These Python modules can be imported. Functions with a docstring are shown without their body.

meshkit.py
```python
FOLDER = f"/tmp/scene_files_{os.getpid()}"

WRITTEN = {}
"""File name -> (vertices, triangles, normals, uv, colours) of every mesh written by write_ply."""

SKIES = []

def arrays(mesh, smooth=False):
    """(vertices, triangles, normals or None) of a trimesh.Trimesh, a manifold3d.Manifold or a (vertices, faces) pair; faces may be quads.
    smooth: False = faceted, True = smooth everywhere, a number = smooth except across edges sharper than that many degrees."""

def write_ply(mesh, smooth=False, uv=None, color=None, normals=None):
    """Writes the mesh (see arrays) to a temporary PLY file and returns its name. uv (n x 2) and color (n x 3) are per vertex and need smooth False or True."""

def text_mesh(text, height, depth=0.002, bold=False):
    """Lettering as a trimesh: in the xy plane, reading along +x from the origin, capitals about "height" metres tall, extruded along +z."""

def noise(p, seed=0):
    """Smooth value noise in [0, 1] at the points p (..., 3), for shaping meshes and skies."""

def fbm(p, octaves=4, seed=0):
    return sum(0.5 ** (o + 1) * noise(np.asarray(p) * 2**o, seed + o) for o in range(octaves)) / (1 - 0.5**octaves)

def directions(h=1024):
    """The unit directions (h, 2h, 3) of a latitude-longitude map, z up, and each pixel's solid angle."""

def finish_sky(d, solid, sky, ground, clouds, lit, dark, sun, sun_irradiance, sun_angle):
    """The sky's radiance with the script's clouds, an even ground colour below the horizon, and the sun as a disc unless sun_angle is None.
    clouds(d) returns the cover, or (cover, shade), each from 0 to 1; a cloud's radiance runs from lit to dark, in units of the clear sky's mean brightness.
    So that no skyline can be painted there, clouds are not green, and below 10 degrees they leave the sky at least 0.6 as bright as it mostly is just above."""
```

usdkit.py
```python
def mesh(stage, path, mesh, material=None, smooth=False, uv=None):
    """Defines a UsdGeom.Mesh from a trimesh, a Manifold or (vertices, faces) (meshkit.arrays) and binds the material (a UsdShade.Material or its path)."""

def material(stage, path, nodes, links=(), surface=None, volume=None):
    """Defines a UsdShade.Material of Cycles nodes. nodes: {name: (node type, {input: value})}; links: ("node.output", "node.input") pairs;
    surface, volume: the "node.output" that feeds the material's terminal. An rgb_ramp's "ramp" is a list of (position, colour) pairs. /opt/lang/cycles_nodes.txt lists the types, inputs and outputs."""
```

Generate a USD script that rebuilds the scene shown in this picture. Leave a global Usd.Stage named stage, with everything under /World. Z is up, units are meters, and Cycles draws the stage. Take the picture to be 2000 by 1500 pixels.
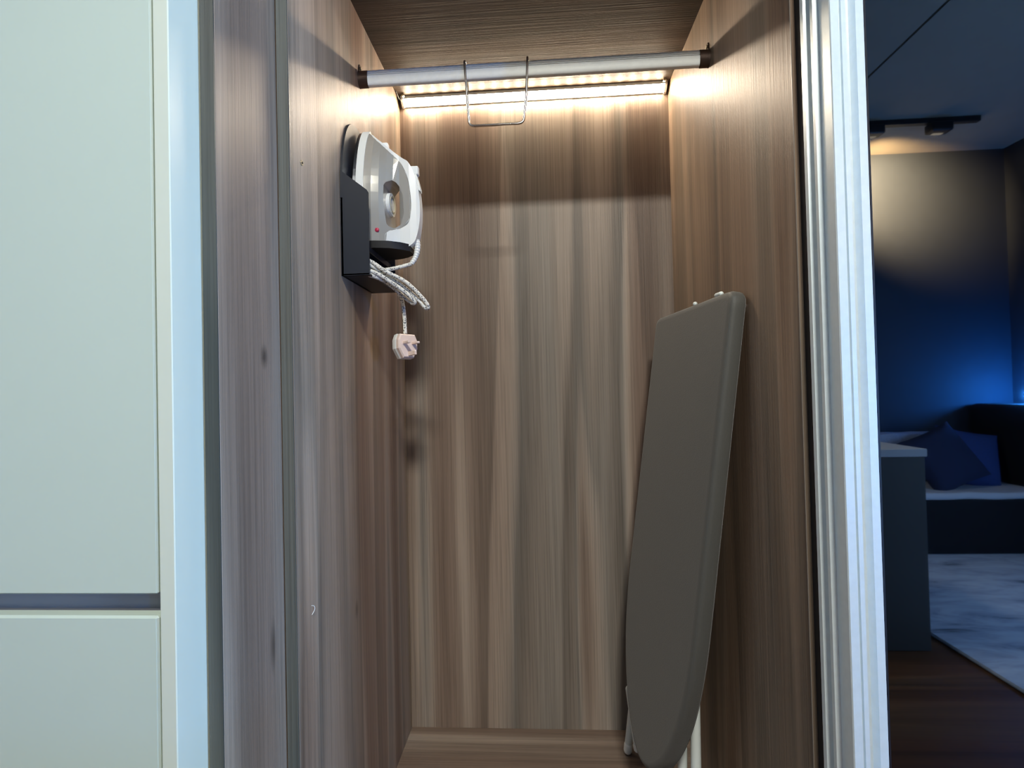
import math
import numpy as np
import trimesh
import manifold3d as m3
from shapely.geometry import Polygon, Point
from shapely import affinity
import usdkit
import meshkit
from pxr import Usd, UsdGeom, UsdLux, UsdShade, Gf, Sdf

stage = Usd.Stage.CreateInMemory()
UsdGeom.SetStageUpAxis(stage, UsdGeom.Tokens.z)
UsdGeom.SetStageMetersPerUnit(stage, 1.0)
UsdGeom.Xform.Define(stage, '/World')
UsdGeom.Scope.Define(stage, '/World/Looks')
CZ = 1.02                                   # eye height above the room floor
XL, XR, YB = -.3746, .3654, 1.348           # inner faces of the wardrobe: left, right, back

# ------------------------------------------------------------------ camera
def look(path, cls, loc, right, up, fwd):
    x = cls.Define(stage, path)
    r, u, b = np.array(right, float), np.array(up, float), -np.array(fwd, float)
    m = Gf.Matrix4d(*r, 0, *u, 0, *b, 0, *map(float, loc), 1)
    UsdGeom.Xformable(x).AddTransformOp().Set(m)
    return x

cam = look('/World/Camera', UsdGeom.Camera, (0, 0, CZ), (0.9980526, 0.05778764, -0.023486),
           (0.02429789, -0.01338715, 0.99961512), (-0.05745099, 0.99823914, 0.0147652))
cam.CreateHorizontalApertureAttr(36.0)
cam.CreateVerticalApertureAttr(27.0)
cam.CreateFocalLengthAttr(960.414 / 2000 * 36.0)
cam.CreateClippingRangeAttr(Gf.Vec2f(0.02, 50))
cam.CreateExposureAttr(0.0)

# ------------------------------------------------------------------ lights
UsdGeom.Scope.Define(stage, '/World/Lights')
def unit(v):
    v = np.array(v, float)
    return v / np.linalg.norm(v)
def rect_light(name, loc, aim, w, h, col, inten, cone=None, soft=0.5):
    f = unit(aim)
    r = unit(np.cross(f, (0, 0, 1) if abs(f[2]) < .9 else (0, 1, 0)))
    u = np.cross(r, f)
    l = look('/World/Lights/' + name, UsdLux.RectLight, loc, r, u, f)
    l.CreateWidthAttr(w); l.CreateHeightAttr(h)
    l.CreateColorAttr(Gf.Vec3f(*col)); l.CreateIntensityAttr(inten)
    l.CreateNormalizeAttr(False)
    if cone:
        s = UsdLux.ShapingAPI.Apply(l.GetPrim())
        s.CreateShapingConeAngleAttr(cone); s.CreateShapingConeSoftnessAttr(soft)
    return l
# daylight through the window in the right-hand wall
rect_light('window_daylight', (3.22, -0.21, 0.95), (-1, 0, 0), 1.02, 1.1, (0.35, 0.61, 1.0), 38.0)
# ceiling panel in front of the wardrobe
rect_light('ceiling_panel_glow', (0.15, -0.80, 2.555), (0, 0, -1), 0.30, 0.30, (1.0, 0.98, 0.88), 232.0)
# spot head of the ceiling track, washing the back wall
sp = look('/World/Lights/track_spot_glow', UsdLux.SphereLight, (2.06, -1.835, 2.455), unit((1, 0.6, 0)), unit(np.cross(unit((1, 0.6, 0)), unit((0.28, -0.40, -0.11)))), unit((0.28, -0.40, -0.11)))
sp.CreateRadiusAttr(0.02); sp.CreateColorAttr(Gf.Vec3f(1.0, 0.60, 0.25)); sp.CreateIntensityAttr(140000.0)
sh_ = UsdLux.ShapingAPI.Apply(sp.GetPrim()); sh_.CreateShapingConeAngleAttr(41.0); sh_.CreateShapingConeSoftnessAttr(0.9)

# ------------------------------------------------------------------ materials
LOOK = {}
def mat(name, nodes, links=(), surface='p.BSDF'):
    LOOK[name] = usdkit.material(stage, '/World/Looks/' + name, nodes, links, surface=surface)
    return LOOK[name]
def plain(name, col, rough=0.5, metal=0.0, spec=0.5, **kw):
    return mat(name, {'p': ('principled_bsdf', dict(base_color=col, roughness=rough, metallic=metal, specular_ior_level=spec, **kw))})
def glow(name, col, strength):
    return mat(name, {'e': ('emission', dict(color=col, strength=strength))}, surface='e.emission')

def wood(name, along='z', seed=0.0, tint=(1, 1, 1), gain=1.0, contrast=1.0, rough=0.46, bands=5.2, knots=()):
    """Laminate with a taupe and brown cathedral grain: 'along' is the grain's direction, across it u = x + y (or y + z)."""
    n = {'g': ('geometry', {}), 's': ('separate_xyz', {}), 'p': ('principled_bsdf', dict(roughness=rough, specular_ior_level=0.35)),
         'u0': ('math', dict(math_type='add')), 'u': ('math', dict(math_type='add', value2=seed))}
    l = [('g.position', 's.vector')]
    if along == 'z':
        l += [('s.x', 'u0.value1'), ('s.y', 'u0.value2')]; t = 's.z'
    else:
        l += [('s.y', 'u0.value1'), ('s.z', 'u0.value2')]; t = 's.x'
    l += [('u0.value', 'u.value1')]
    def vec(k, su, st, off=0.0):
        n[k + 'a'] = ('math', dict(math_type='multiply', value2=su))
        n[k + 'b'] = ('math', dict(math_type='multiply', value2=st))
        n[k] = ('combine_xyz', dict(y=off))
        l.extend([('u.value', k + 'a.value1'), (t, k + 'b.value1'), (k + 'a.value', k + '.x'), (k + 'b.value', k + '.z')])
    def noise(k, su, st, off=0.0, detail=2.0, rough_=0.5, dist=0.0):
        vec(k + 'v', su, st, off)
        n[k] = ('noise_texture', dict(scale=1.0, detail=detail, roughness=rough_, distortion=dist))
        l.append((k + 'v.vector', k + '.vector'))
    noise('band', bands, 0.24, 3.1, 1.2, 0.45, 0.16)          # slow contour field
    noise('tone', 8.0, 0.34, 7.7, 1.0, 0.5, 0.25)
    noise('fib', 260.0, 3.0, 1.3, 2.0, 0.6)
    noise('str', 60.0, 0.8, 5.3, 2.0, 0.55)
    n['bm'] = ('math', dict(math_type='multiply', value2=3.6))
    n['bf'] = ('math', dict(math_type='fraction'))
    l += [('band.fac', 'bm.value1'), ('bm.value', 'bf.value1')]
    # a contour: slow darkening, quick return
    d0, d1 = 1 - .34 * contrast, 1 + .08 * contrast
    n['br'] = ('rgb_ramp', {'ramp': [(0.0, (1.06,) * 3), (0.28, (d1,) * 3), (0.60, (.95,) * 3), (0.82, (d0 + .06,) * 3), (0.93, (d0,) * 3), (1.0, (1.06,) * 3)]})
    l.append(('bf.value', 'br.fac'))
    n['tr'] = ('rgb_ramp', {'ramp': [(0.34, (.180, .128, .100)), (0.43, (.222, .168, .134)), (0.475, (.300, .240, .196)), (0.52, (.290, .246, .210)), (0.545, (.215, .190, .165)), (0.61, (.235, .196, .164)), (0.66, (.300, .246, .204))]})
    l.append(('tone.fac', 'tr.fac'))
    n['fr'] = ('rgb_ramp', {'ramp': [(0.28, (.78,) * 3), (0.5, (1.0,) * 3), (0.72, (1.14,) * 3)]})
    l.append(('fib.fac', 'fr.fac'))
    n['sr'] = ('rgb_ramp', {'ramp': [(0.25, (.90,) * 3), (0.5, (1.0,) * 3), (0.75, (1.08,) * 3)]})
    l.append(('str.fac', 'sr.fac'))
    prev = 'tr.color'
    for k, src in (('m1', 'br.color'), ('m2', 'fr.color'), ('m3', 'sr.color')):
        n[k] = ('mix', dict(mix_type='multiply', fac=1.0))
        l += [(prev, k + '.color1'), (src, k + '.color2')]
        prev = k + '.color'
    for i, (at, size, dark) in enumerate(knots):             # a dark knot at a place of its own
        n[f'ka{i}'] = ('vector_math', dict(math_type='subtract', vector2=at))
        n[f'kb{i}'] = ('vector_math', dict(math_type='divide', vector2=size))
        n[f'kc{i}'] = ('vector_math', dict(math_type='length'))
        n[f'kr{i}'] = ('rgb_ramp', {'ramp': [(0.0, (dark,) * 3), (0.25, (dark * 1.15,) * 3), (1.0, (1.0,) * 3)]})
        n[f'km{i}'] = ('mix', dict(mix_type='multiply', fac=1.0))
        l += [('g.position', f'ka{i}.vector1'), (f'ka{i}.vector', f'kb{i}.vector1'), (f'kb{i}.vector', f'kc{i}.vector1'), (f'kc{i}.value', f'kr{i}.fac'),
              (prev, f'km{i}.color1'), (f'kr{i}.color', f'km{i}.color2')]
        prev = f'km{i}.color'
    n['m4'] = ('mix', dict(mix_type='multiply', fac=1.0, color2=tuple(gain * c for c in tint)))
    l += [(prev, 'm4.color1'), ('m4.color', 'p.base_color')]
    n['bu'] = ('bump', dict(strength=0.35, distance=0.0012))
    l += [('fib.fac', 'bu.height'), ('bu.normal', 'p.normal')]
    return mat(name, n, l)

wood('wood_back', 'z', 0.35, gain=1.12)
wood('wood_edge', 'z', 6.3, tint=(.80, 1.0, 1.05), gain=.45)
wood('wood_side', 'z', 2.15, tint=(1.07, .98, .87), gain=1.10, knots=[((XL, .963, CZ - .426), (1.0, .010, .022), .55)])
wood('wood_side_right_shaded', 'z', 5.42, tint=(1.04, .91, .78), gain=.88)  # same laminate as the left side, shade behind the board darkened into its colour
wood('wood_filler', 'z', 8.9, tint=(.97, 1.0, .98), gain=1.12, knots=[((XL - .02, .6836, CZ + .058), (1.0, .011, .020), .35), ((XL - .02, .695, CZ - .36), (1.0, .009, .045), .45)])
wood('wood_shelf_shaded', 'x', 1.7, bands=8.0, contrast=.6, gain=.31, tint=(1, .93, .87))  # same laminate again; the shade under the top is put into the low gain
wood('wood_base_shaded', 'x', 2.9, bands=7.0, contrast=.5, gain=.82)  # same laminate, with the dimmer light on the bottom worked into a darker tone
wood('wood_floor', 'x', 4.4, tint=(1.0, .55, .26), gain=.6, bands=9.0)
plain('edge_band', (.20, .17, .145), .4)

def speckled(name, col, amount, scale, rough, bump=0.0, **kw):
    a = tuple(c * (1 - amount) for c in col); b = tuple(c * (1 + amount) for c in col)
    n = {'g': ('geometry', {}), 'n': ('noise_texture', dict(scale=scale, detail=3.0, roughness=.6)),
         'r': ('rgb_ramp', {'ramp': [(0.3, a), (0.7, b)]}), 'p': ('principled_bsdf', dict(roughness=rough, **kw))}
    l = [('g.position', 'n.vector'), ('n.fac', 'r.fac'), ('r.color', 'p.base_color')]
    if bump:
        n['bu'] = ('bump', dict(strength=.5, distance=bump)); l += [('n.fac', 'bu.height'), ('bu.normal', 'p.normal')]
    return mat(name, n, l)
speckled('cream_lacquer', (.50, .58, .51), .012, 3.0, .38, specular_ior_level=.4)
speckled('cream_edge', (.60, .645, .55), .012, 3.0, .38, specular_ior_level=.4)
plain('recess_grey', (.30, .30, .34), .5)
speckled('aluminium', (.68, .76, .79), .03, 90.0, .40, metallic=.30)
speckled('rod_aluminium', (.86, .88, .85), .03, 90.0, .58, metallic=.10)
plain('dark_gap', (.012, .009, .008), .8)
mat('smoked_mirror', {'p': ('principled_bsdf', dict(base_color=(.085, .093, .107), metallic=1.0, roughness=.02))})
plain('chrome', (.62, .58, .55), .16, 1.0)
plain('bronze_bracket', (.07, .045, .035), .35, .6)
plain('screw_metal', (.75, .70, .55), .25, 1.0)
plain('black_plastic', (.010, .014, .023), .42)
plain('heel_rubber', (.008, .007, .007), .55)
plain('white_plastic', (.84, .86, .83), .3)
plain('white_steel', (.72, .78, .76), .3)
plain('pink_white_plastic', (.82, .66, .58), .35)
plain('steel_sole', (.35, .37, .40), .22, 1.0)
plain('brass_pin', (.55, .50, .40), .3, 1.0)
plain('red_mark', (.55, .04, .09), .4)
plain('clear_tank', (.50, .48, .43), .14, .30, .8, coat_weight=.5)
plain('dial_mark', (.50, .47, .36), .4)
speckled('board_cover', (.064, .063, .057), .06, 420.0, .62, .0006, sheen_weight=.15)
plain('board_steel', (.30, .30, .31), .4, .6)
n = {'g': ('geometry', {}), 'v': ('voronoi_texture', dict(scale=260.0)), 'r': ('rgb_ramp', {'ramp': [(0.0, (.12, .13, .14)), (0.30, (.16, .16, .16)), (0.40, (.80, .78, .70)), (1.0, (.86, .84, .76))]}),
     'b': ('bump', dict(strength=.6, distance=.0008)), 'p': ('principled_bsdf', dict(roughness=.8))}
mat('braided_cloth', n, [('g.position', 'v.vector'), ('v.distance', 'r.fac'), ('r.color', 'p.base_color'), ('v.distance', 'b.height'), ('b.normal', 'p.normal')])
glow('led_diffuser', (1.0, .86, .70), 62.0)
glow('led_diode', (1.0, .76, .48), 180.0)
glow('panel_light', (.95, 1.0, .92), 6.0)
glow('lamp_glow', (.03, .30, 1.0), 1500.0)
glow('spot_glow', (1.0, .8, .55), 2.0)
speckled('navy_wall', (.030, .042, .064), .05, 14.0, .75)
speckled('grey_ceiling', (.34, .31, .25), .03, 9.0, .85)
plain('white_wall', (.62, .64, .62), .8)
plain('black_metal', (.006, .006, .010), .4)
plain('black_upholstery', (.006, .007, .012), .9)
speckled('navy_fabric', (.018, .030, .085), .25, 160.0, .9, .001)
speckled('blue_fabric', (.030, .070, .25), .2, 160.0, .9, .001)
speckled('throw_fabric', (.42, .48, .62), .15, 120.0, .95, .003)
plain('sheet_white', (.66, .68, .74), .8)
plain('counter_grey', (.085, .085, .08), .55)
plain('counter_white', (.75, .76, .78), .4)
n = {'g': ('geometry', {}), 'm': ('mapping', dict(scale=(2.0, 7.0, 1.0), rotation=(0, 0, .5))), 'n': ('noise_texture', dict(scale=1.6, detail=5.0, roughness=.62, distortion=.6)),
     'r': ('rgb_ramp', {'ramp': [(0.30, (.14, .15, .18)), (0.38, (.42, .47, .58)), (0.55, (.62, .68, .78)), (0.75, (.76, .80, .86))]}), 'p': ('principled_bsdf', dict(roughness=.95))}
mat('rug_pile', n, [('g.position', 'm.vector'), ('m.vector', 'n.vector'), ('n.fac', 'r.fac'), ('r.color', 'p.base_color')])

# ------------------------------------------------------------------ helpers
used = set()
def numbered(parent, name):
    p = f'{parent}/{name}'; k = 0
    while p in used:
        k += 1; p = f'{parent}/{name}_{k:03d}'
    used.add(p)
    return p
def tag(prim, label=None, cat=None, group=None, kind=None):
    for k, v in (('label', label), ('category', cat), ('group', group), ('kind', kind)):
        if v: prim.SetCustomDataByKey(k, v)
    return prim
def thing(name, label, cat, loc=(0, 0, 0), group=None):
    p = numbered('/World', name)
    x = UsdGeom.Xform.Define(stage, p); x.AddTranslateOp().Set(Gf.Vec3d(*map(float, loc)))
    return tag(x.GetPrim(), label, cat, group)
def origin(parent):
    o = np.zeros(3); p = parent
    while p and p.GetPath() != Sdf.Path('/World') and p.GetPath() != Sdf.Path.absoluteRootPath:
        if p.IsA(UsdGeom.Xform):
            o = o + np.array(UsdGeom.Xformable(p).GetLocalTransformation().ExtractTranslation())
        p = p.GetParent()
    return o
def obj(name, mesh, material, parent=None, label=None, cat=None, group=None, kind=None, smooth=30):
    """One Mesh prim; the mesh is given in world coordinates."""
    par = parent.GetPath().pathString if parent else '/World'
    v, f, nn = meshkit.arrays(mesh, False)
    t = trimesh.Trimesh(np.array(v) - (origin(parent) if parent else 0), f, process=True)
    m = usdkit.mesh(stage, numbered(par, name), t, LOOK[material], smooth=smooth)
    return tag(m.GetPrim(), label, cat, group, kind)
def struct(name, mesh, material, label, parent=None):
    return obj(name, mesh, material, parent, label=label, kind='structure')

def box(x0, x1, y0, y1, z0, z1, c=0.0):
    if c <= 0:
        m = trimesh.creation.box([x1 - x0, y1 - y0, z1 - z0]); m.apply_translation([(x0 + x1) / 2, (y0 + y1) / 2, (z0 + z1) / 2]); return m
    p = []
    for sx in (0, 1):
        for sy in (0, 1):
            for sz in (0, 1):
                q = np.array([(x0, x1)[sx], (y0, y1)[sy], (z0, z1)[sz]])
                d = np.array([1 - 2 * sx, 1 - 2 * sy, 1 - 2 * sz]) * c
                p += [q + d * (0, 1, 1), q + d * (1, 0, 1), q + d * (1, 1, 0)]
    return trimesh.convex.convex_hull(np.array(p))
def rounded_box(x0, x1, y0, y1, z0, z1, r, seg=16):
    s = m3.Manifold.sphere(r, seg)
    return m3.Manifold.batch_hull([s.translate([x, y, z]) for x in (x0 + r, x1 - r) for y in (y0 + r, y1 - r) for z in (z0 + r, z1 - r)])
def cat(*ms):
    return trimesh.util.concatenate([trimesh.Trimesh(*meshkit.arrays(m)[:2], process=False) for m in ms])
def man(m):
    v, f, _ = meshkit.arrays(m)
    t = trimesh.Trimesh(v, f, process=True)
    return m3.Manifold(m3.Mesh(np.array(t.vertices, np.float32), np.array(t.faces, np.uint32)))
def extrude(poly, h):
    if not isinstance(poly, Polygon): poly = Polygon(poly)
    return trimesh.creation.extrude_polygon(poly, h, engine='earcut')
def frame(m, X, Y, Z, o):
    """Maps the mesh's own x, y, z to the directions X, Y, Z at o."""
    M = np.eye(4); M[:3, 0], M[:3, 1], M[:3, 2], M[:3, 3] = X, Y, Z, o
    m = m.copy(); m.apply_transform(M)
    if np.linalg.det(M[:3, :3]) < 0: m.invert()
    return m
def spline(pts, n=12):
    p = np.array(pts, float); q = np.vstack([2 * p[0] - p[1], p, 2 * p[-1] - p[-2]]); out = []
    for i in range(1, len(q) - 2):
        t = np.linspace(0, 1, n, endpoint=False)[:, None]
        a, b, c, d = q[i - 1], q[i], q[i + 1], q[i + 2]
        out.append(.5 * (2 * b + (c - a) * t + (2 * a - 5 * b + 4 * c - d) * t * t + (3 * b - a - 3 * c + d) * t ** 3))
    return np.vstack(out + [p[-1:]])
def tube(pts, r, n=10):
    p = np.array(pts, float); N = len(p); r = np.broadcast_to(r, N)
    t = np.gradient(p, axis=0); t /= np.linalg.norm(t, axis=1)[:, None]
    u = unit(np.cross(t[0], (0.31, 0.2, 0.93) if abs(t[0] @ unit((0.31, 0.2, 0.93))) < .9 else (1, 0, 0))); rings = []
    for i in range(N):
        u = unit(u - (u @ t[i]) * t[i]); w = np.cross(t[i], u)
        a = np.linspace(0, 2 * np.pi, n, endpoint=False)[:, None]
        rings.append(p[i] + r[i] * (np.cos(a) * u + np.sin(a) * w))
    v = np.vstack(rings + [p[:1], p[-1:]]); f = []
    for i in range(N - 1):
        for k in range(n):
            a, b, c, d = i * n + k, i * n + (k + 1) % n, (i + 1) * n + (k + 1) % n, (i + 1) * n + k
            f += [[a, b, c], [a, c, d]]
    for k in range(n):
        f += [[N * n, (k + 1) % n, k], [N * n + 1, (N - 1) * n + k, (N - 1) * n + (k + 1) % n]]
    return trimesh.Trimesh(v, f, process=False)
def round_tube(a, b, r, n=14):
    """A straight tube with rounded ends."""
    a, b = np.array(a, float), np.array(b, float); d = unit(b - a)
    k = [(-r, .02), (-.9 * r, .45), (-.65 * r, .77), (-.3 * r, .96), (0, 1.0)]
    pts = [a + d * (r + s) for s, _ in k] + [b - d * (r + s) for s, _ in k[::-1]]
    return tube(pts, [r * q for _, q in k] + [r * q for _, q in k[::-1]], n)
def fillet(pts, r, n=6):
    """Polyline with its inner corners rounded."""
    p = [np.array(q, float) for q in pts]; out = [p[0]]
    for i in range(1, len(p) - 1):
        a, b = unit(p[i - 1] - p[i]), unit(p[i + 1] - p[i]); s, e = p[i] + a * r, p[i] + b * r
        for t in np.linspace(0, 1, n): out.append((1 - t) ** 2 * s + 2 * t * (1 - t) * p[i] + t * t * e)
    return np.array(out + [p[-1]])
def prism(poly_xy, z0, z1):
    m = extrude(poly_xy, z1 - z0); m.apply_translation([0, 0, z0]); return m

# ------------------------------------------------------------------ the room
XL, XR, YB = -.3746, .3654, 1.348
ZC, ZF = CZ + .821, CZ - .917
RY0, RX0, RX1, RZ = -2.28, -2.0, 3.20, 2.60
struct('floor', box(RX0 - .1, RX1 + .1, RY0 - .1, 1.42, -.08, 0), 'wood_floor', 'dark brown wooden floor of the dim bedroom')
ceil = tag(UsdGeom.Xform.Define(stage, numbered('/World', 'ceiling')).GetPrim(), 'dim grey bedroom ceiling with a dark groove', None, None, 'structure')
obj('slab', box(RX0 - .1, 1.724, RY0 - .1, 1.42, RZ, RZ + .08), 'grey_ceiling', ceil)
obj('slab', box(1.738, RX1 + .1, RY0 - .1, 1.42, RZ, RZ + .08), 'grey_ceiling', ceil)
obj('groove', box(1.724, 1.738, RY0 - .1, 1.42, RZ + .02, RZ + .08), 'black_metal', ceil, label='dark shadow groove running across the ceiling')
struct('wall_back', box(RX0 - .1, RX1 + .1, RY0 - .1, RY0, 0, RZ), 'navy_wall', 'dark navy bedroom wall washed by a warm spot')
struct('wall_left', box(RX0 - .1, RX0, RY0, 1.42, 0, RZ), 'white_wall', 'plain light wall left of the cabinets')
wr = tag(UsdGeom.Xform.Define(stage, numbered('/World', 'wall_right')).GetPrim(), 'dark wall holding the window', None, None, 'structure')
WY0, WY1, WZ0, WZ1 = -.72, .30, .40, 1.50
for a in ((RY0, WY0, 0, RZ), (WY1, 1.42, 0, RZ), (WY0, WY1, 0, WZ0), (WY0, WY1, WZ1, RZ)):
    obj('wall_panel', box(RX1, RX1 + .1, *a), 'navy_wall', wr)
win = tag(UsdGeom.Xform.Define(stage, numbered('/World', 'window_1')).GetPrim(), 'window letting in blue daylight', None, None, 'structure')
for a in ((WY0, WY0 + .03, WZ0, WZ1), (WY1 - .03, WY1, WZ0, WZ1), (WY0 + .03, WY1 - .03, WZ0, WZ0 + .03), (WY0 + .03, WY1 - .03, WZ1 - .03, WZ1)):
    obj('window_frame', box(RX1 + .005, RX1 + .012, *a), 'white_plastic', win)
wf = tag(UsdGeom.Xform.Define(stage, numbered('/World', 'wall_front')).GetPrim(), 'plain wall around the built-in wardrobe', None, None, 'structure')
obj('wall_panel', box(RX0, -.9415, .545, .63, 0, RZ), 'white_wall', wf)
obj('wall_panel', box(1.42, RX1, .66, .74, 0, RZ), 'white_wall', wf)
obj('bulkhead', box(-.4126, 1.42, .735, .80, ZC + .02, RZ), 'white_wall', wf)
obj('wall_panel', box(RX0, RX1, 1.368, 1.42, 0, RZ), 'white_wall', wf)

# ------------------------------------------------------------------ the wardrobe carcass
w = thing('wardrobe', 'open wood-grain laminate wardrobe carcass with a lit brown interior', 'wardrobe', (0, YB, 0))
obj('side_panel', box(XL - .018, XL, .728, YB + .018, .0, ZC + .018, .0012), 'wood_side', w, label='left side panel with a light front edge')
obj('side_panel', box(XR, XR + .018, .7104, YB + .018, .0, ZC + .018, .0012), 'wood_side_right_shaded', w, label='right side panel behind the ironing board')
obj('back_panel', box(XL, XR, YB, YB + .018, ZF - .018, ZC + .018), 'wood_back', w)
obj('top_panel', box(XL, XR, .730, YB, ZC, ZC + .018), 'wood_shelf_shaded', w)
obj('bottom_panel', box(XL, XR, .735, YB, ZF - .018, ZF), 'wood_base_shaded', w)
obj('plinth', box(XL, XR, .76, .778, 0, ZF - .018), 'wood_shelf_shaded', w)
obj('filler_panel', box(XL - .038, XL - .020, .5835, .745, 0, ZC + .4, .0012), 'wood_filler', w, label='greyish wood filler panel left of the opening')
obj('edge_strip', box(XL - .0004, XL + .0006, .7275, .7295, ZF, ZC), 'edge_band', w, label='thin pale edge strip')
obj('edge_strip', box(XR - .0006, XR + .0004, .7100, .7120, ZF, ZC), 'edge_band', w, label='thin pale edge strip')
obj('front_edge', box(XL - .0178, XL - .0008, .7262, .7282, 0, ZC + .018), 'wood_edge', w, label='darker front edge of the left side panel')
obj('front_edge', box(XL - .0378, XL - .0202, .5820, .5838, 0, ZC + .4), 'wood_edge', w, label='darker front edge of the filler panel')
# little screw cap in the left panel
cap = trimesh.creation.cylinder(.0042, .0016, sections=20)
capm = frame(cap, (0, 0, 1), (0, 1, 0), (1, 0, 0), (XL + .0006, .765, CZ + .375))
sc = obj('screw_cap', capm, 'screw_metal', w, label='small round pale screw cap')
obj('socket', frame(trimesh.creation.cylinder(.0018, .0022, sections=12), (0, 0, 1), (0, 1, 0), (1, 0, 0), (XL + .0008, .765, CZ + .375)), 'dark_gap', sc)
th = [(XL + .001, .771, CZ - .335), (XL + .003, .776, CZ - .338), (XL + .003, .777, CZ - .344), (XL + .001, .772, CZ - .350)]
obj('loose_thread', tube(spline(th, 6), .0005, 6), 'white_plastic', None, 'tiny curled white thread stuck on the lower left wardrobe panel', 'thread')

# ------------------------------------------------------------------ cream cabinet at left
ZU, ZT = CZ - .220, CZ - .2445             # lower edge of the upper door, top of the lower one
c = thing('cream_cabinet', 'cream lacquered cabinet with flat doors left of the wardrobe', 'cabinet', (-.65, .62, 0))
obj('side_panel', box(-.4335, -.4150, .533, 1.30, 0, RZ - .01, .001), 'cream_edge', c)
obj('upper_door', box(-.915, -.4368, .534, .552, ZU, RZ - .03, .0018), 'cream_lacquer', c)
obj('lower_door', box(-.915, -.4368, .534, .552, .06, ZT, .0025), 'cream_lacquer', c)
obj('finger_recess', box(-.915, -.4368, .556, .562, ZT - .05, ZU + .05), 'recess_grey', c, label='grey recessed finger channel between the doors')
obj('carcass', box(-.9335, -.4335, .566, 1.30, 0, RZ - .01), 'recess_grey', c)
obj('side_panel', box(-.9400, -.9180, .533, 1.30, 0, RZ - .01, .001), 'cream_edge', c)

# ------------------------------------------------------------------ sliding door at right
SX, SYF, SYB = XR, .619, .687
d = thing('sliding_door', 'grooved aluminium sliding door with smoked mirror glass right of the wardrobe', 'door', (.85, .65, 0))
D = SYB - SYF
def sy(t): return SYB - D * t
def sx(t): return SX + .0405 * t
prof = [(sx(.02), sy(0)), (sx(0), sy(.02)), (sx(0), sy(.13)), (sx(.20), sy(.17)), (sx(.20), sy(.33)), (sx(0), sy(.37)), (sx(0), sy(.46)), (sx(.14), sy(.50)), (sx(.14), sy(.70)), (sx(0), sy(.76)),
        (sx(0), sy(.975)), (sx(.02), sy(1)), (sx(.26), sy(1)), (sx(.275), sy(.955)), (sx(.315), sy(.955)), (sx(.33), sy(1)), (sx(.46), sy(1)), (sx(.48), sy(.95)), (sx(.54), sy(.88)), (sx(.66), sy(.88)), (sx(.72), sy(.94)),
        (sx(.75), sy(1)), (sx(.98), sy(1)), (sx(1), sy(.985)), (sx(1), sy(0))]
DZ0, DZ1 = .02, 2.45
obj('stile', prism(prof, DZ0, DZ1), 'aluminium', d, label='ribbed aluminium stile beside the opening', smooth=20)
obj('gasket', box(sx(1), sx(1) + .004, .622, .634, DZ0 + .05, DZ1 - .05), 'black_metal', d)
obj('mirror_panel', box(sx(1) + .003, 1.345, .624, .630, DZ0 + .04, DZ1 - .04), 'smoked_mirror', d, label='dark smoked mirror reflecting the bedroom')
obj('stile', box(1.345, 1.385, SYF, SYB, DZ0, DZ1, .002), 'aluminium', d)
obj('rail', box(sx(1), 1.345, SYF + .002, .66, DZ0, DZ0 + .05, .002), 'aluminium', d)
obj('rail', box(sx(1), 1.345, SYF + .002, .66, DZ1 - .05, DZ1, .002), 'aluminium', d)
obj('gap_shade_strip', box(SX + .006, SX + .012, SYB, .7100, DZ0 + .05, DZ1 - .05), 'dark_gap', d, label='dark strip added for the shade in the gap behind the door')  # added dark strip, stands for the shade inside the open gap

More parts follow.
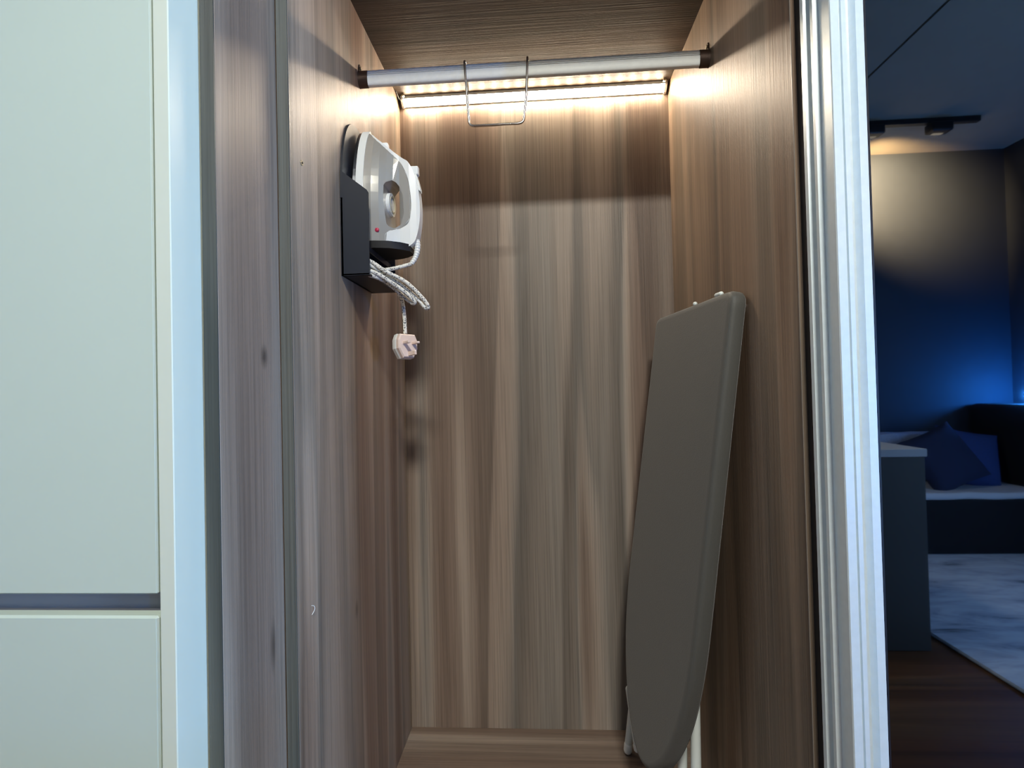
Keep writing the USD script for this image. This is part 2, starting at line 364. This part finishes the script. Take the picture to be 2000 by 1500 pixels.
# ------------------------------------------------------------------ LED strip in the top rear corner
led = thing('light_strip', 'glowing warm LED strip along the top rear edge of the wardrobe', 'light', (0, YB, ZC))
LX0, LX1 = XL + .012, XR - .010
def corner(pts, x0, x1):
    return frame(extrude(Polygon(pts), x1 - x0), (0, 1, 0), (0, 0, 1), (1, 0, 0), (x0, YB, ZC))
obj('channel', corner([(-.0005, -.0005), (-.0235, -.0005), (-.0235, -.0078), (-.0218, -.0078), (-.0215, -.0025), (-.0040, -.0040), (-.0025, -.0215), (-.0048, -.0205), (-.0048, -.0215), (-.0005, -.0215)], LX0, LX1), 'aluminium', led)
ang = np.linspace(0, 1, 9)
arc = [(-.0212 + .0166 * t - .0026 * math.sin(t * math.pi), -.0078 - .0130 * t - .0026 * math.sin(t * math.pi)) for t in ang]
obj('diffuser', corner([(-.0045, -.0045)] + arc, LX0 + .003, LX1 - .003), 'led_diffuser', led, label='bright opal diffuser')
NL = 21
for i in range(NL):
    s = trimesh.creation.icosphere(2, .0055)
    s.apply_translation([LX0 + .018 + (LX1 - LX0 - .036) * i / (NL - 1), YB - .0164, ZC - .0164])
    obj('diode', s, 'led_diode', led)
for x0, x1 in ((LX0 - .003, LX0 + .003), (LX1 - .003, LX1 + .003)):
    obj('end_cap', corner([(-.0003, -.0003), (-.0245, -.0003), (-.0245, -.010), (-.010, -.0235), (-.0003, -.0235)], x0, x1), 'white_plastic', led)
obj('clip', box(LX0 + .002, LX0 + .010, YB - .034, YB - .020, ZC - .006, ZC - .0005, .001), 'screw_metal', led)
obj('clip', box(LX1 - .010, LX1 - .002, YB - .034, YB - .020, ZC - .006, ZC - .0005, .001), 'screw_metal', led)
obj('feed_wire', tube(spline([(LX0 - .001, YB - .018, ZC - .012), (XL + .006, YB - .026, ZC - .010), (XL + .004, YB - .040, ZC - .004), (XL + .003, YB - .046, ZC - .001)], 6), .0016, 8), 'black_metal', led)

# ------------------------------------------------------------------ hanging rail
RYC, RZC = 1.035, CZ + .682
r = thing('hanging_rail', 'ribbed oval aluminium clothes rail across the top of the wardrobe', 'rail', (0, RYC, RZC))
RW, RH = .0085, .0170
op = []
for a in np.linspace(0, 2 * np.pi, 64, endpoint=False):
    y, z = math.cos(a), math.sin(a)
    y, z = RW * np.sign(y) * abs(y) ** .62, RH * np.sign(z) * abs(z) ** .8
    op.append((y, z))
oval = Polygon(op)
for z in (.0105, .0070, .0035):
    for s in (-1, 1):
        oval = oval.difference(Polygon([(s * .0105, z - .0010), (s * .0105, z + .0010), (s * .0068, z + .0006), (s * .0068, z - .0006)]))
obj('rail_tube', frame(extrude(oval, XR - XL - .014), (0, 1, 0), (0, 0, 1), (1, 0, 0), (XL + .007, RYC, RZC)), 'rod_aluminium', r, smooth=25)
for side, x, s in (('l', XL, 1), ('r', XR, -1)):
    pl = Polygon([(RW * 1.5 * math.cos(a), RH * 1.12 * math.sin(a)) for a in np.linspace(0, 2 * np.pi, 32, endpoint=False)])
    fl = frame(extrude(pl, .002), (0, 1, 0), (0, 0, 1), (s, 0, 0), (x, RYC, RZC))
    cup = pl.buffer(-.0004).difference(Polygon([(-.0092, -.004), (.0092, -.004), (.0092, .0022), (-.0092, .0022)]))
    cup = cup.intersection(Polygon([(-.05, -.05), (.05, -.05), (.05, .014), (-.05, .014)]))
    geoms = getattr(cup, 'geoms', [cup])
    cm = cat(*[frame(extrude(g, .018), (0, 1, 0), (0, 0, 1), (s, 0, 0), (x + s * .002, RYC, RZC)) for g in geoms])
    br = obj('bracket', cat(fl, cm), 'bronze_bracket', r, label='dark bronze end bracket')
    tab = Polygon([(-.006, .010), (.006, .010), (.006, .026), (.0042, .0305), (0, .032), (-.0042, .0305), (-.006, .026)])
    obj('screw_tab', frame(extrude(tab, .0022), (0, 1, 0), (0, 0, 1), (s, 0, 0), (x, RYC, RZC)), 'bronze_bracket', br)
    obj('screw', frame(trimesh.creation.cylinder(.0034, .003, sections=16), (0, 1, 0), (0, 0, 1), (s, 0, 0), (x + s * .0030, RYC, RZC + .024)), 'screw_metal', br)

# ------------------------------------------------------------------ wire hook on the rail
h = thing('wire_hook', 'square wire loop hook hanging over the middle of the rail', 'hook', (-.08, RYC, RZC - .12))
xa, xb, zt = -.1435, -.0105, RZC + RH + .0028
yf, yb_ = RYC - RW - .0035, RYC + RW + .0035
zb = CZ + .561
def hook_top(x):
    a = np.linspace(math.pi, 0, 9); ry, rz = (yb_ - yf) / 2, .006
    return [(x, (yf + yb_) / 2 + ry * math.cos(t), zt - .004 + rz * math.sin(t)) for t in a]
path = [(xa + .003, yb_, CZ + .650)] + hook_top(xa)[::-1] + [(xa + .004, yf, CZ + .62), (xa + .007, yf, zb), (xb - .011, yf, zb), (xb - .004, yf, CZ + .62)] + hook_top(xb) + [(xb - .003, yb_, CZ + .650)]
# round the two lower corners
pp = [np.array(q) for q in path]
k = len(hook_top(xa)) + 2
low = fillet([pp[k - 1], pp[k], pp[k + 1], pp[k + 2]], .012, 7)
full = np.vstack([pp[:k - 1], low, pp[k + 3:]])
obj('wire', tube(full, .0025, 12), 'chrome', h, smooth=50)

# ------------------------------------------------------------------ iron holder on the left panel
HX, HY0, HY1, HZ0 = XL, .915, 1.086, CZ + .228
HYC = (HY0 + HY1) / 2
hd = thing('iron_holder', 'black wall-mounted iron holder with an arched back on the left panel', 'holder', (HX, HYC, HZ0))
hwid = (HY1 - HY0) / 2
arch = [(-hwid, 0), (hwid, 0)] + [(hwid * math.copysign(abs(math.cos(t)) ** .8, math.cos(t)), .150 + .178 * math.sin(t) ** .92) for t in np.linspace(0, math.pi, 33)]
obj('back_plate', frame(extrude(Polygon(arch).buffer(0), .0045), (0, 1, 0), (0, 0, 1), (1, 0, 0), (HX + .0008, HYC, HZ0)), 'black_plastic', hd)
cheek = Polygon([(0, 0), (.0525, 0), (.0535, .004), (.0535, .158), (.051, .163), (.0, .203)])
for y in (HY0, HY1 - .0035):
    obj('cheek', frame(extrude(cheek, .0035), (1, 0, 0), (0, 0, 1), (0, 1, 0), (HX + .002, y, HZ0)), 'black_plastic', hd)
obj('base', box(HX + .002, HX + .0555, HY0, HY1, HZ0, HZ0 + .004, .0008), 'black_plastic', hd)
obj('heel_ledge', box(HX + .004, HX + .048, HY0 + .0036, HY1 - .0036, HZ0 + .050, HZ0 + .062, .001), 'black_plastic', hd)

# ------------------------------------------------------------------ steam iron, nose up
IX, IY, IZ = HX + .0125, HYC, CZ + .3005
ir = thing('steam_iron', 'white and grey steam iron standing nose up in the black holder', 'iron', (IX, IY, IZ))
U, V, H = (0, 0, 1), (0, -1, 0), (1, 0, 0)          # length (up), width, height above the sole (away from the wall)
LEN = .246
def half(u):
    if u < .085: return .049 + .003 * math.sin(max(u, 0) / .085 * math.pi / 2)
    t = (u - .085) / (LEN - .085)
    return .052 * max(1 - t ** 2.0, 0) ** .72
us = np.concatenate([np.linspace(-.012, .085, 8), .085 + (LEN - .085) * np.sin(np.linspace(0, np.pi / 2, 16))[1:]])
def plan(scale, cap=9.0, u1=1.0):
    b = [min(max(half(u), 0) * scale, cap) for u in us]
    return Polygon([(u, x) for u, x in zip(us, b)] + [(u, -x) for u, x in zip(us[::-1], b[::-1])]).buffer(.0006)
def slab(poly, h0, h1):
    m = extrude(poly, h1 - h0); m.apply_translation([0, 0, h0]); return m
# tapered envelope, a stack of hulls in (u, v, h)
lev = [(0, 1, .1), (.022, 1, .1), (.036, .97, .1), (.050, .86, .1), (.062, .68, .042), (.074, .50, .026), (.085, .44, .0175), (.105, .42, .0165), (.118, .36, .0140), (.130, .22, .009)]
def ring3(h, s, cp):
    p = np.array(plan(s, cp).exterior.coords)[:-1]
    return np.c_[p, np.full(len(p), h)]
env = None
for (h0, s0, c0), (h1, s1, c1) in zip(lev[:-1], lev[1:]):
    e = man(trimesh.convex.convex_hull(np.vstack([ring3(h0 - 1e-5, s0, c0), ring3(h1 + 1e-5, s1, c1)])))
    env = e if env is None else env + e
def side_cut(poly):
    """A (u, h) outline, extruded across the width and trimmed by the envelope; returned in world coordinates."""
    m = extrude(poly, .13)                                # own x = u, y = h, z = v
    m = frame(m, (1, 0, 0), (0, 0, 1), (0, 1, 0), (0, -.065, 0))
    q = man(m) ^ env
    v, f, _ = meshkit.arrays(q)
    return frame(trimesh.Trimesh(v, f), U, V, H, (IX, IY, IZ))
inner = [(.236, .0255), (.222, .0365), (.206, .0525), (.191, .0690), (.177, .0830), (.164, .0925), (.142, .1015), (.110, .1070), (.076, .1080), (.048, .1020), (.036, .0850), (.024, .0620), (.0, .0600)]
outer = [(.0, .1020), (.012, .1140), (.040, .1215), (.076, .1245), (.118, .1215), (.150, .1140), (.172, .1030), (.180, .0920), (.193, .0750), (.205, .0600), (.220, .0425), (.233, .0300)]
inner = [tuple(q) for q in spline(inner, 5)]; outer = [tuple(q) for q in spline(outer, 5)]
white = Polygon(inner + outer).buffer(.0006)
hole = Polygon([(.134, .070), (.127, .083), (.104, .0920), (.066, .0930), (.044, .086), (.032, .073), (.040, .062), (.088, .0575), (.122, .0585)]).buffer(-.0085, quad_segs=12).buffer(.0085, quad_segs=12)
tank = Polygon([(.0, .0205), (.240, .0205)] + inner).difference(hole)
obj('water_tank', side_cut(tank), 'clear_tank', ir, label='glossy grey translucent body', smooth=48)
obj('handle', side_cut(white.difference(hole)), 'white_plastic', ir, label='white handle and spine', smooth=48)
def plan_part(poly, h0, h1): return frame(slab(poly, h0, h1), U, V, H, (IX, IY, IZ))
obj('sole_plate', plan_part(plan(1.0).buffer(-.001), -.0005, .0065), 'steel_sole', ir)
obj('skirt', plan_part(plan(1.0).buffer(.0012), .0065, .0215), 'white_plastic', ir)
obj('heel_cap', frame(trimesh.convex.convex_hull(np.array([(u, x * s, hh) for u, s in ((-.010, .96), (.004, 1.0)) for hh, x in ((.014, .050), (.040, .050), (.068, .044), (.088, .032), (.104, .015)) for x in (x, -x)])), U, V, H, (IX, IY, IZ)), 'heel_rubber', ir)
dial = obj('dial', frame(trimesh.creation.cylinder(.0235, .010, sections=40), U, V, H, (IX + .060, IY, IZ + .092)), 'white_plastic', ir, label='round white temperature dial')
obj('dial_ring', frame(trimesh.creation.annulus(.0145, .0175, .0012, sections=36), U, V, H, (IX + .0655, IY, IZ + .092)), 'dial_mark', dial)
def iron_box(u0, u1, v, h0, h1, rr):
    m = rounded_box(u0, u1, -v, v, h0, h1, rr, 12); vv, ff, _ = meshkit.arrays(m)
    return frame(trimesh.Trimesh(vv, ff), U, V, H, (IX, IY, IZ))
obj('spray_nozzle', iron_box(.206, .221, .007, .045, .059, .003), 'white_plastic', ir)
obj('spray_button', iron_box(.150, .169, .0075, .098, .1215, .003), 'white_plastic', ir)
lever = Polygon([(.154, .112), (.150, .118), (.122, .1255), (.115, .1255), (.120, .1205)])
obj('steam_lever', frame(extrude(lever, .014), U, H, V, (IX, IY + .007, IZ)), 'white_plastic', ir)
mk = trimesh.creation.icosphere(2, .0045); mk.apply_scale([1, .5, 1]); mk.apply_translation([IX + .046, IY - .046, IZ + .026])
obj('red_mark', mk, 'red_mark', ir, label='small red spot low on the body')
# cord: bushing, loops through the holder, drop to the plug
bx = [(IX + .114, IY, IZ + .016), (IX + .1155, IY, IZ + .004), (IX + .114, IY - .001, IZ - .010), (IX + .110, IY - .002, IZ - .022), (IX + .103, IY - .004, IZ - .033)]
bs = spline(bx, 10)
rad = .0062 - .0016 * np.linspace(0, 1, len(bs)) + .0006 * (np.arange(len(bs)) % 4 < 2)
obj('cord_guard', tube(bs, rad, 16), 'white_plastic', ir, label='ribbed white cord guard', smooth=50)
rng = np.random.default_rng(4)
cz = CZ
cord = [bx[-1], (-.272, .990, cz + .262), (-.300, .968, cz + .250), (-.325, .948, cz + .246), (-.340, .932, cz + .252),
        (-.338, .930, cz + .262), (-.322, .934, cz + .258), (-.296, .944, cz + .240), (-.262, .962, cz + .222), (-.233, .978, cz + .192), (-.2235, .985, cz + .176), (-.2300, .986, cz + .174), (-.246, .982, cz + .194), (-.268, .975, cz + .214), (-.298, .956, cz + .236), (-.330, .932, cz + .254),
        (-.341, .926, cz + .250), (-.334, .925, cz + .243), (-.310, .938, cz + .234), (-.283, .958, cz + .216), (-.262, .972, cz + .200), (-.250, .980, cz + .186), (-.2560, .985, cz + .184), (-.270, .985, cz + .195), (-.292, .966, cz + .216), (-.318, .940, cz + .236), (-.338, .926, cz + .240),
        (-.344, .924, cz + .234), (-.332, .926, cz + .233), (-.312, .944, cz + .228), (-.293, .972, cz + .219), (-.2855, .996, cz + .205), (-.2830, 1.012, cz + .186), (-.2815, 1.017, cz + .155), (-.2810, 1.018, cz + .126)]
obj('cord', tube(spline(cord, 9), .0041, 10), 'braided_cloth', ir, label='black and white braided cord in loops', smooth=60)
# plug: pins turned towards the room
pn = unit((.76, -.65, .05)); pu = unit(np.array((.0, .0, 1.)) - .05 * pn); pr = np.cross(pu, pn)
pc = np.array((-.281, 1.018, cz + .100))
def plug_frame(m): 
    v, f, _ = meshkit.arrays(m); return frame(trimesh.Trimesh(v, f), pr, pu, pn, pc)
face = [(-.023, .012), (-.018, .024), (.018, .024), (.023, .012), (.0235, -.006), (.013, -.026), (-.013, -.026), (-.0235, -.006)]
fp = Polygon(face).buffer(.003, quad_segs=4).buffer(-.0015)
def layers(ls):
    m = None
    for (a0, i0), (a1, i1) in zip(ls[:-1], ls[1:]):
        p0, p1 = np.array(fp.buffer(i0).exterior.coords), np.array(fp.buffer(i1).exterior.coords)
        q = man(trimesh.convex.convex_hull(np.vstack([np.c_[p0, np.full(len(p0), a0 - 1e-5)], np.c_[p1, np.full(len(p1), a1 + 1e-5)]])))
        m = q if m is None else m + q
    return m
pl = obj('plug', plug_frame(layers([(-.016, -.006), (-.012, -.001), (-.002, 0), (.002, -.001)])), 'white_plastic', ir, label='pale three-pin plug hanging on the cord')
obj('plug_face', plug_frame(layers([(.002, -.001), (.009, -.0015), (.012, -.004)])), 'pink_white_plastic', pl, label='pinkish pin side')
for x, y, wx, wy, dd in ((-.011, .005, .0036, .0024, .019), (.011, .005, .0036, .0024, .019), (0, -.0175, .0024, .0044, .024)):
    obj('pin', plug_frame(box(x - wx, x + wx, y - wy, y + wy, .010, .012 + dd, .0006)), 'pink_white_plastic', pl)

# ------------------------------------------------------------------ ironing board
A = unit((-.136, -.011, -.991)); W = np.array((-.129, .992, .006)); W = unit(W - (W @ A) * A); Nn = unit(np.cross(W, A)); Nn = -Nn if Nn[0] > 0 else Nn
O = np.array((.311, 1.047, CZ + .170)); BW, BL, S0 = .366, .944, .60
ib = thing('ironing_board', 'folded ironing board with a grey cover leaning on the right panel', 'ironing board', (.25, 1.05, ZF))
def bhw(s):
    t = min(max((s - S0) / (BL - S0), 0), 1)
    return BW / 2 * max(1 - t ** 2.15, 0) ** .56
ss = np.concatenate([np.linspace(0, S0, 12), S0 + (BL - S0) * np.sin(np.linspace(0, np.pi / 2, 26))[1:]])
bo = Polygon([(s, bhw(s)) for s in ss] + [(s, -bhw(s)) for s in ss[::-1][1:]])
bo = bo.buffer(-.022, quad_segs=6).buffer(.022, quad_segs=6)
base = np.array(bo.exterior.coords)[:-1]
# resample the outline evenly
seg = np.r_[0, np.cumsum(np.linalg.norm(np.diff(np.vstack([base, base[:1]]), axis=0), axis=1))]
tt = np.linspace(0, seg[-1], 220, endpoint=False); cl = np.vstack([base, base[:1]])
base = np.c_[np.interp(tt, seg, cl[:, 0]), np.interp(tt, seg, cl[:, 1])]
if Polygon(base).exterior.is_ccw is False: base = base[::-1]
tan = np.roll(base, -1, 0) - np.roll(base, 1, 0); nor = np.c_[tan[:, 1], -tan[:, 0]]; nor /= np.linalg.norm(nor, axis=1)[:, None]
prof_b = [(.016, -.030), (.004, -.029), (0, -.024), (0, -.010), (.0025, -.004), (.007, -.001), (.014, 0)]
rings, nb = [], len(base)
def to_board(p2, hgt): return O + p2[:, :1] * A + p2[:, 1:] * W + hgt * Nn
bump = .0012 * (meshkit.fbm(np.c_[base * 9, np.zeros(nb)], 3, 5) - .5)
for ins, hgt in prof_b: rings.append(to_board(base - nor * (ins - bump[:, None] * (1 if ins < .012 else 0)), hgt))
cen = base.mean(0)[None]
v = np.vstack(rings + [to_board(cen, 0.0), to_board(cen, -.030)]); f = []
for i in range(len(rings) - 1):
    for k in range(nb):
        a, b = i * nb + k, i * nb + (k + 1) % nb
        f += [[a, b, b + nb], [a, b + nb, a + nb]]
L_ = len(rings)
for k in range(nb):
    f += [[(L_ - 1) * nb + k, (L_ - 1) * nb + (k + 1) % nb, L_ * nb], [k, L_ * nb + 1, (k + 1) % nb]]
cover = trimesh.Trimesh(v, f, process=False)
if cover.volume < 0: cover.invert()
obj('cover', cover, 'board_cover', ib, label='plain grey padded cover', smooth=60)
# steel deck below the cover and its two rests at the square end
dk = bo.buffer(-.020)
obj('deck', frame(extrude(dk, .006), A, W, -Nn, O - .0305 * Nn), 'board_steel', ib)
for off, ln in ((-.115, .026), (-.015, .010)):
    q0 = O + (off - ln / 2) * W - .003 * A - .010 * Nn; q1 = O + (off + ln / 2) * W - .003 * A - .010 * Nn
    obj('end_rest', round_tube(q0, q1, .0045, 10), 'white_steel', ib)
# folded legs: two frames of white tube standing on the wardrobe floor
r_ = .0095
def foot(x, y): return np.array((x, y, ZF + .0005))
legs = [(foot(.196, 1.262), (.262, 1.235, CZ - .36)), (foot(.272, .950), (.283, .968, CZ - .36))]
inn = [((.217, 1.232, ZF + .026), (.200, 1.242, CZ - .735)), ((.254, .985, ZF + .030), (.258, .980, CZ - .69))]
for a, b in legs:
    lg = obj('leg', round_tube(a, b, r_), 'white_steel', ib, smooth=50)
    dvec = unit(np.array(b) - np.array(a))
    obj('foot_cap', round_tube(np.array(a) - dvec * .0005, np.array(a) + dvec * .034, r_ * 1.14), 'white_plastic', lg, smooth=50)
for a, b in inn:
    lg = obj('leg', round_tube(a, b, r_ * .95), 'white_steel', ib, smooth=50)
    dvec = unit(np.array(b) - np.array(a))
    obj('foot_cap', round_tube(np.array(a) - dvec * .0005, np.array(a) + dvec * .026, r_ * 1.08), 'white_plastic', lg, smooth=50)
obj('cross_bar', round_tube((.258, 1.225, CZ - .40), (.283, .965, CZ - .40), .007), 'white_steel', ib, smooth=50)

# ------------------------------------------------------------------ the bedroom behind the photographer, seen in the mirror
def back(v): return 1.248 - v                # distance as seen in the mirror -> where the thing stands
# ceiling track with two spot heads
t = thing('track_light', 'black ceiling track with two spot heads in the mirrored bedroom', 'light', (2.2, back(3.08), RZ))
ty = back(3.08)
obj('track', box(1.70, 2.66, ty - .017, ty + .017, RZ - .032, RZ, .002), 'black_metal', t)
for x in (2.04, 2.43):
    hd_ = obj('spot_head', rounded_box(x - .062, x + .062, ty - .035, ty + .035, RZ - .085, RZ - .030, .010, 16), 'black_metal', t)
    obj('lens', box(x - .03, x + .03, ty - .030, ty - .006, RZ - .0865, RZ - .0845), 'spot_glow', hd_)
# ceiling panel in front of the wardrobe (its light is at the top of the script)
cpn = thing('ceiling_panel', 'square white ceiling panel light above the photographer', 'light', (.15, -.80, RZ))
for a in ((-.02, .32, -.97, -.955), (-.02, .32, -.645, -.63), (-.02, -.005, -.955, -.645), (.305, .32, -.955, -.645)):
    obj('frame', box(*a, RZ - .030, RZ), 'white_plastic', cpn)
obj('diffuser', box(-.005, .305, -.955, -.645, RZ - .012, RZ), 'panel_light', cpn)
# counter
k_ = thing('low_counter', 'dark grey counter with a white top at the left of the mirrored room', 'counter', (1.2, back(2.2), 0))
obj('body', box(.95, 1.452, back(2.40), back(1.96), 0, .735, .002), 'counter_grey', k_)
obj('top', box(.94, 1.458, back(2.41), back(1.955), .735, .765, .002), 'counter_white', k_, label='thin white worktop')
# rug
rgm = box(1.535, 3.05, back(3.06), back(1.25), 0, .014, .005)
obj('rug', rgm, 'rug_pile', None, 'pale blue mottled rug on the brown floor before the daybed', 'rug')
# daybed: dark base, white sheet, upholstered back
db = thing('daybed', 'black upholstered daybed with a white sheet by the navy wall', 'bed', (2.4, back(3.2), 0))
def soft(x0, x1, y0, y1, z0, z1, r, amp, seed, n=5):
    m = rounded_box(x0, x1, y0, y1, z0, z1, r, 20).refine_to_length(.035)
    v, f, _ = meshkit.arrays(m)
    d_ = meshkit.fbm(v * 9, 3, seed) - .5
    v = v + amp * np.c_[d_ * .3, d_ * .3, d_]
    return trimesh.Trimesh(v, f)
y0, y1 = RY0 + .01, back(3.0)
obj('base', rounded_box(1.30, 3.10, y0, y1, .015, .335, .02, 12), 'black_upholstery', db)
obj('sheet', soft(1.295, 3.105, y0 - .002, y1 + .008, .330, .372, .018, .014, 3), 'sheet_white', db, label='rumpled white sheet', smooth=60)
obj('backrest', rounded_box(1.30, 2.82, y0, y0 + .17, .36, .66, .03, 12), 'black_upholstery', db)
obj('headboard', rounded_box(2.90, 3.10, y0, y1 - .10, .36, .865, .03, 12), 'black_upholstery', db, label='tall dark headboard at the right end')
# throw over the backrest
def drape(x0, x1, seed):
    n_u, n_t = 60, 26
    yb1, zt1, yfr = y0 + .005, .672, y0 + .178
    prof = [(yb1, .60), (yb1, zt1 - .01), (yb1 + .02, zt1), (yfr - .02, zt1), (yfr, zt1 - .015), (yfr + .012, .56), (yfr + .03, .47)]
    pr_ = spline([(0, a, b) for a, b in prof], 8)[:, 1:]
    P = []
    for i in range(n_u):
        x = x0 + (x1 - x0) * i / (n_u - 1)
        w_ = .012 * (meshkit.fbm(np.c_[np.full(len(pr_), x * 7), pr_ * 8], 3, seed) - .5)
        P.append(np.c_[np.full(len(pr_), x), pr_[:, 0] + np.abs(w_) * 1.2, pr_[:, 1] + w_ * 1.6])
    P = np.array(P); T = np.array(P); T[:, :, 2] += .010; T[:, :, 1] += .006
    m_ = len(pr_); idx = lambda i, j, s: s * n_u * m_ + i * m_ + j
    fs = []
    for i in range(n_u - 1):
        for j in range(m_ - 1):
            a, b, c_, d_ = (i, j), (i + 1, j), (i + 1, j + 1), (i, j + 1)
            fs += [[idx(*a, 1), idx(*b, 1), idx(*c_, 1)], [idx(*a, 1), idx(*c_, 1), idx(*d_, 1)], [idx(*a, 0), idx(*c_, 0), idx(*b, 0)], [idx(*a, 0), idx(*d_, 0), idx(*c_, 0)]]
    def wall(pts):
        for (a, b) in zip(pts[:-1], pts[1:]): fs.extend([[idx(*a, 0), idx(*b, 0), idx(*b, 1)], [idx(*a, 0), idx(*b, 1), idx(*a, 1)]])
    wall([(i, 0) for i in range(n_u)]); wall([(i, m_ - 1) for i in range(n_u)][::-1]); wall([(0, j) for j in range(m_)][::-1]); wall([(n_u - 1, j) for j in range(m_)])
    t_ = trimesh.Trimesh(np.vstack([P.reshape(-1, 3), T.reshape(-1, 3)]), fs, process=False); trimesh.repair.fix_normals(t_); return t_
obj('throw_blanket', drape(1.50, 2.74, 8), 'throw_fabric', None, 'pale blue-grey fluffy throw draped over the daybed back', 'blanket', smooth=60)
# scatter cushions
def cushion(size, thick):
    n_ = 22; g = np.linspace(-1, 1, n_); P, Q = [], []
    for a in g:
        for b in g:
            e = max(0, (1 - abs(a) ** 2.6)) * max(0, (1 - abs(b) ** 2.6)); pinch = 1 - .10 * (1 - (1 - abs(a * b)) ** .5) - .05 * (a * a * (1 - b * b) + b * b * (1 - a * a)) * -1
            p_ = (a * size / 2 * (1 - .07 * (1 - b * b)), b * size / 2 * (1 - .07 * (1 - a * a)))
            hgt = thick / 2 * e ** .5 + .004
            P.append((*p_, hgt)); Q.append((*p_, -hgt))
    fs = []; N2 = n_ * n_
    for i in range(n_ - 1):
        for j in range(n_ - 1):
            a, b, c_, d_ = i * n_ + j, (i + 1) * n_ + j, (i + 1) * n_ + j + 1, i * n_ + j + 1
            fs += [[a, b, c_], [a, c_, d_], [N2 + a, N2 + c_, N2 + b], [N2 + a, N2 + d_, N2 + c_]]
    ed = [i * n_ for i in range(n_)] + [(n_ - 1) * n_ + j for j in range(1, n_)] + [i * n_ + n_ - 1 for i in range(n_ - 2, -1, -1)] + [j for j in range(n_ - 2, 0, -1)]
    for a, b in zip(ed, ed[1:] + ed[:1]): fs += [[a, N2 + a, N2 + b], [a, N2 + b, b]]
    t_ = trimesh.Trimesh(np.array(P + Q), fs, process=False); trimesh.repair.fix_normals(t_); return t_
def place_cushion(name, label, m, x, yv, zc, spin, lean, material):
    Yd = unit((math.sin(lean) * 0, -math.sin(lean), math.cos(lean))); Xd = np.array((1., 0, 0)); Zd = np.cross(Xd, Yd)
    X2 = math.cos(spin) * Xd + math.sin(spin) * Yd; Y2 = -math.sin(spin) * Xd + math.cos(spin) * Yd
    obj(name, frame(m, X2, Y2, Zd, (x, back(yv), zc)), material, None, label, 'cushion', 'cushions on the daybed', smooth=60)
place_cushion('cushion', 'dark navy cushion tilted on its corner against the throw', cushion(.37, .13), 2.455, 3.17, .545, math.radians(22), math.radians(24), 'navy_fabric')
place_cushion('cushion', 'bright blue cushion behind the dark navy one by the headboard', cushion(.36, .12), 2.665, 3.25, .535, math.radians(-12), math.radians(18), 'blue_fabric')
# small bedside lamp behind the headboard end
bl = thing('bedside_lamp', 'small glowing lamp on the headboard at the right edge', 'lamp', (3.04, back(3.25), .865))
ly = back(3.25)
obj('base', frame(trimesh.creation.cylinder(.035, .012, sections=24), (1, 0, 0), (0, 1, 0), (0, 0, 1), (3.10, ly, .871)), 'black_metal', bl)
sh = trimesh.creation.icosphere(3, .045); sh.apply_translation((3.10, ly, .918))
obj('globe', sh, 'lamp_glow', bl)
